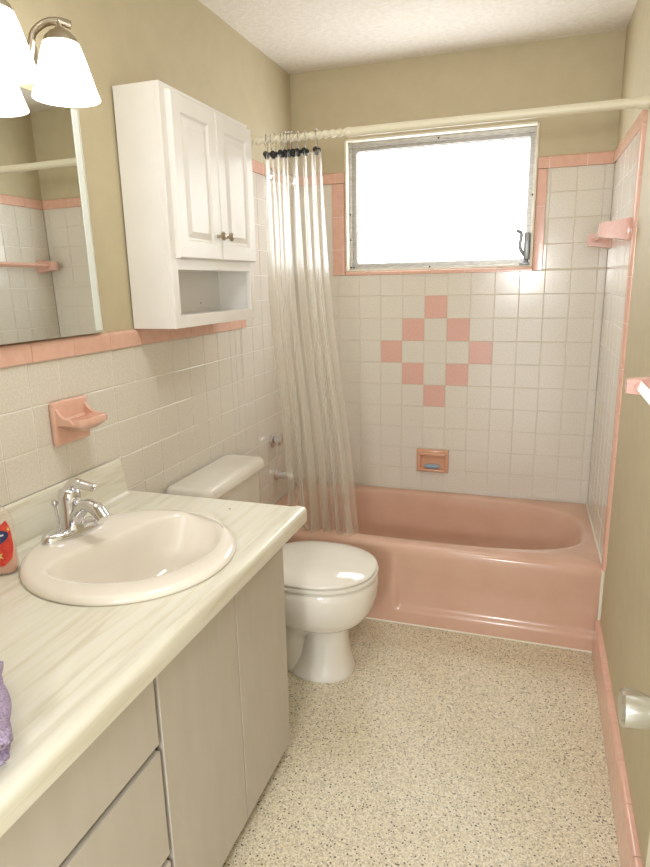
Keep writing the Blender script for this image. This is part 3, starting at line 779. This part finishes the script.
for u0_, u1_, z_ in ((-.5, .42, .081), (-.45, .28, .073)):
    obj('lettering', patch(dense([(u0_, z_-.0018-.004), (u1_, z_-.0018+.004), (u1_, z_+.0018+.004), (u0_, z_+.0018-.004)], 5), 0.0016), M['print'], lab)
for cu, cz_, s_ in ((.18, .043, .17), (-.35, .040, .17), (.64, .094, .10)):
    obj('flower_print', patch([(cu+s_*(1 if k % 2 else .35)*math.cos(2*PI*k/10), cz_+s_*.058*(1 if k % 2 else .35)*math.sin(2*PI*k/10)) for k in range(10)], 0.0014), M['yellow'], lab)
bm = nb(); lathe(bm, [(.0145, .160), (.0155, .162), (.0155, .178), (.010, .182), (.0045, .184), (.0045, .198), (.009, .200), (.009, .208), (.004, .210)], (bx, by, bz_), (0, 0, 1), 24)
tube(bm, [(bx, by, bz_+.204), (bx+.018, by-.022, bz_+.205), (bx+.026, by-.032, bz_+.198)], 0.0045, 10)
obj('pump', bm, M['redcap'], bo, smooth=True, angle=50)

# ---------------------------------------------------------------- purple towel
bm = nb()
def slab(x0, x1, y0, y1, z0, z1, ph_):
    rings = []; n = 44
    for i in range(n+1):
        s = i/n; x = x0+(x1-x0)*s; e = min(1, min(s, 1-s)*9+0.25)**0.5; rg = []
        for k in range(36):
            th = 2*PI*k/36; c, sn = math.cos(th), math.sin(th)
            cy = (y0+y1)/2; hy = (y1-y0)/2-(0 if 0.04 < s < .96 else 0.006); hz = (z1-z0)/2*e
            yy = cy+hy*math.copysign(abs(c)**0.35, c)+0.004*math.sin(11*s+ph_)*(c > 0); z_ = (z0+z1)/2+hz*math.copysign(abs(sn)**0.6, sn)
            if sn > 0: z_ += 0.0025*math.sin(9*s+ph_+3*c)
            rg.append(Vector((x+0.003*math.sin(13*yy*4+ph_), yy, z_)))
        rings.append(rg)
    loft(bm, rings, True, True, True)
slab(0.325, 0.552, -2.75, -2.532, CZ+0.0045, CZ+0.024, 0.3); slab(0.33, 0.545, -2.75, -2.527, CZ+0.0215, CZ+0.052, 1.7)
bmesh.ops.rotate(bm, verts=bm.verts, cent=(0.548, -2.529, CZ), matrix=Matrix.Rotation(math.radians(-40), 3, 'Z'))
bmesh.ops.translate(bm, verts=bm.verts, vec=(0.012, 0.000, 0))
tag(obj('towel', bm, M['towel'], smooth=True), 'folded purple towel on the near end of the countertop', 'towel')

# ---------------------------------------------------------------- medicine mirror
MY1, MY0, MZ0, MZ1 = -1.568, -2.43, 1.274, 1.852
mi = thing('wall_mirror', 'large frameless wall mirror over the pink tile band', 'mirror', (0.0, MY1, MZ0))
bm = nb(); box(bm, 0.002, 0.0125, MY0, MY1, MZ0, MZ1, 0.001); obj('backing', bm, M['strip'], mi)
bm = nb(); box(bm, 0.0122, 0.0150, MY0, MY1, MZ0, MZ1, 0.0007, 1); gl_ = obj('glass', bm, M['mirror'], mi); mi.rotation_euler = (0, -0.011, 0.019)
bm = nb(); box(bm, 0.0145, 0.0168, MY1-0.031, MY1-0.009, MZ0+0.006, MZ1-0.006, 0.001); obj('bevel_glint', bm, M['strip'], mi)  # pale strip: reflection in the bevelled mirror edge, put in as colour

# ---------------------------------------------------------------- vanity light
vl = thing('vanity_light', 'brushed nickel vanity light with white bell glass shades above the mirror', 'wall light', (-0.006, -1.93, 1.93))
bm = nb(); box(bm, -0.006, 0.016, -2.19, -1.70, 1.885, 1.960, 0.008, 3); obj('backplate', bm, M['nickel'], vl, smooth=True, angle=50)
for y in (-1.742, -1.935, -2.128):
    sx, zb_ = 0.116, 1.823
    bm = nb()
    arm_pts = spline([(0.012, y-.030, 1.890), (0.045, y-.034, 1.892), (0.068, y-.044, 1.915), (0.076, y-.040, 1.950), (0.094, y-.020, 1.975), (sx, y, 1.982), (sx+.022, y+.014, 1.976)], 6)
    tube(bm, arm_pts, 0.0085, 10, flat=0.6); ar = obj('arm', bm, M['nickel'], vl, smooth=True, angle=60)
    bm = nb(); lathe(bm, [(.006, .160), (.007, .150), (.012, .143), (.024, .136), (.036, .124), (.039, .114), (.036, .112)], (sx, y, zb_), (0, 0, 1), 28)
    ho = obj('shade_holder', bm, M['nickel'], vl, smooth=True, angle=50)
    bm = nb(); lathe(bm, [(.032, .118), (.040, .113), (.048, .090), (.058, .056), (.0675, .022), (.0735, .004), (.075, 0), (.071, 0), (.064, .022), (.044, .090), (.034, .112)], (sx, y, zb_), (0, 0, 1), 40, False, False)
    obj('glass_shade', bm, M['shade'], vl, smooth=True, angle=60)

# ---------------------------------------------------------------- wall cabinet
KY0, KY1, KZ0, KZ1, KX = -1.402, -0.838, 1.271, 1.950, 0.150
cab = thing('wall_cabinet', 'white wall cabinet with two raised panel doors and an open shelf', 'cabinet', (0, (KY0+KY1)/2, KZ0))
bm = nb(); w = 0.014
box(bm, 0.0, KX-.016, KY0, KY0+w, KZ0, KZ1, .001); box(bm, 0.0, KX-.016, KY1-w, KY1, KZ0, KZ1, .001)
box(bm, 0.0, KX-.016, KY0+w, KY1-w, KZ1-w, KZ1); box(bm, 0.0, KX-.016, KY0+w, KY1-w, KZ0+.001, KZ0+.034); box(bm, 0.0, KX-.016, KY0+w, KY1-w, 1.447, 1.463)
box(bm, 0.0, 0.009, KY0+w, KY1-w, KZ0+.003, KZ1-w)
obj('case', bm, M['cabwhite'], cab)
bm = nb(); fx0, fx1 = KX-.016, KX
box(bm, fx0, fx1, KY0, KY0+.034, KZ0, KZ1, .0015); box(bm, fx0, fx1, KY1-.034, KY1, KZ0, KZ1, .0015)
for z0_, z1_ in ((KZ0, 1.309), (1.444, 1.492), (KZ1-.036, KZ1)): box(bm, fx0, fx1-.0003, KY0+.033, KY1-.033, z0_, z1_, .001)
obj('face_frame', bm, M['cabwhite'], cab)
ym = -1.112
for y0_, y1_, ky in ((KY0+.026, ym-.0015, ym-.028), (ym+.0015, KY1-.006, ym+.028)):
    z0_, z1_ = 1.477, 1.934; bm = nb(); lv = []
    for ins, x in ((0, KX+.0005), (0, KX+.013), (.004, KX+.018), (.050, KX+.018), (.056, KX+.011), (.062, KX+.011), (.080, KX+.0165), (.10, KX+.0165)):
        lv.append([Vector((x, y, z)) for y, z in ((y0_+ins, z0_+ins), (y1_-ins, z0_+ins), (y1_-ins, z1_-ins), (y0_+ins, z1_-ins))])
    loft(bm, lv, True, True, True)
    d_ = obj('cabinet_door', bm, M['cabwhite'], cab)
    bm = nb(); lathe(bm, [(.006, 0), (.0045, .004), (.0045, .014), (.013, .019), (.0145, .023), (.010, .028), (.002, .030)], (KX+.0175, ky, 1.552), (1, 0, 0), 20)
    obj('knob', bm, M['nickel'], d_, smooth=True, angle=40)
bm = nb(); lathe(bm, [(.0022, 0), (.0022, .001)], (.0091, -1.0, 1.335), (1, 0, 0), 8); obj('screw', bm, M['screw'], cab)

# ---------------------------------------------------------------- entrance door, open against the right wall
dr = structure('door_1', (1.3875, -2.61, 0), 'painted entrance door folded back against the right wall', 'door')
bm = nb(); box(bm, 1.370, 1.404, YN+0.01, -2.222, 0.010, 2.035, 0.002); obj('door_leaf', bm, M['door'], dr)
bm = nb(); ko = (1.370, -2.282, 0.860)
lathe(bm, [(.032, 0), (.032, .003), (.027, .008), (.012, .011), (.0105, .022), (.017, .027), (.022, .038), (.0245, .052), (.0245, .060), (.021, .0635), (.002, .064)], ko, (-1, 0, 0), 40)
obj('door_knob', bm, M['knob'], dr, smooth=True, angle=40)

# ---------------------------------------------------------------- light
w_ = bpy.data.worlds.new('world'); sc.world = w_; w_.use_nodes = True
bg = w_.node_tree.nodes['Background']; bg.inputs[0].default_value = (0.97, 0.985, 1.0, 1); bg.inputs[1].default_value = 2.2
def area(name, loc, rot, sx, sy, e, col):
    l_ = bpy.data.lights.new(name, 'AREA'); l_.shape = 'RECTANGLE'; l_.size = sx; l_.size_y = sy; l_.energy = e; l_.color = col
    o = bpy.data.objects.new(name, l_); C.objects.link(o); o.location = loc; o.rotation_euler = rot; return o
# the hall lamp behind the photographer
area('hall_lamp', (0.99, -4.35, 1.50), (PI/2, 0, 0), 0.24, 0.24, 20, (1, 1, 1))
# added unseen fill light under the ceiling, brightens the vanity end
area('ceiling_fill', (0.80, -1.95, H-0.03), (0, 0, 0), 0.35, 0.35, 6.5, (1, 1, 1))

# ---------------------------------------------------------------- camera (solved from the photograph's perspective)
cp = Vector((1.1806, -3.06, 1.3952)); yaw, pitch, roll, f = 0.3293, 0.2356, 0.0211, 625.25
fwd = Vector((-math.sin(yaw)*math.cos(pitch), math.cos(yaw)*math.cos(pitch), -math.sin(pitch)))
rt = Vector((math.cos(yaw), math.sin(yaw), 0)); down = fwd.cross(rt)
r2 = math.cos(roll)*rt+math.sin(roll)*down; d2 = -math.sin(roll)*rt+math.cos(roll)*down
cam = bpy.data.cameras.new('camera'); co = bpy.data.objects.new('camera', cam); C.objects.link(co)
mw = Matrix((r2, -d2, -fwd)).transposed().to_4x4(); mw.translation = cp; co.matrix_world = mw
cam.sensor_fit = 'HORIZONTAL'; cam.sensor_width = 36; cam.lens = f*36/650; cam.clip_start = 0.02
sc.camera = co

for o in bpy.data.objects:
    if '_w' in o: del o['_w']
vs_ = sc.view_settings; vs_.view_transform = 'Standard'; vs_.look = 'None'; vs_.gamma = 1; vs_.use_curve_mapping = False; vs_.exposure = 0.28
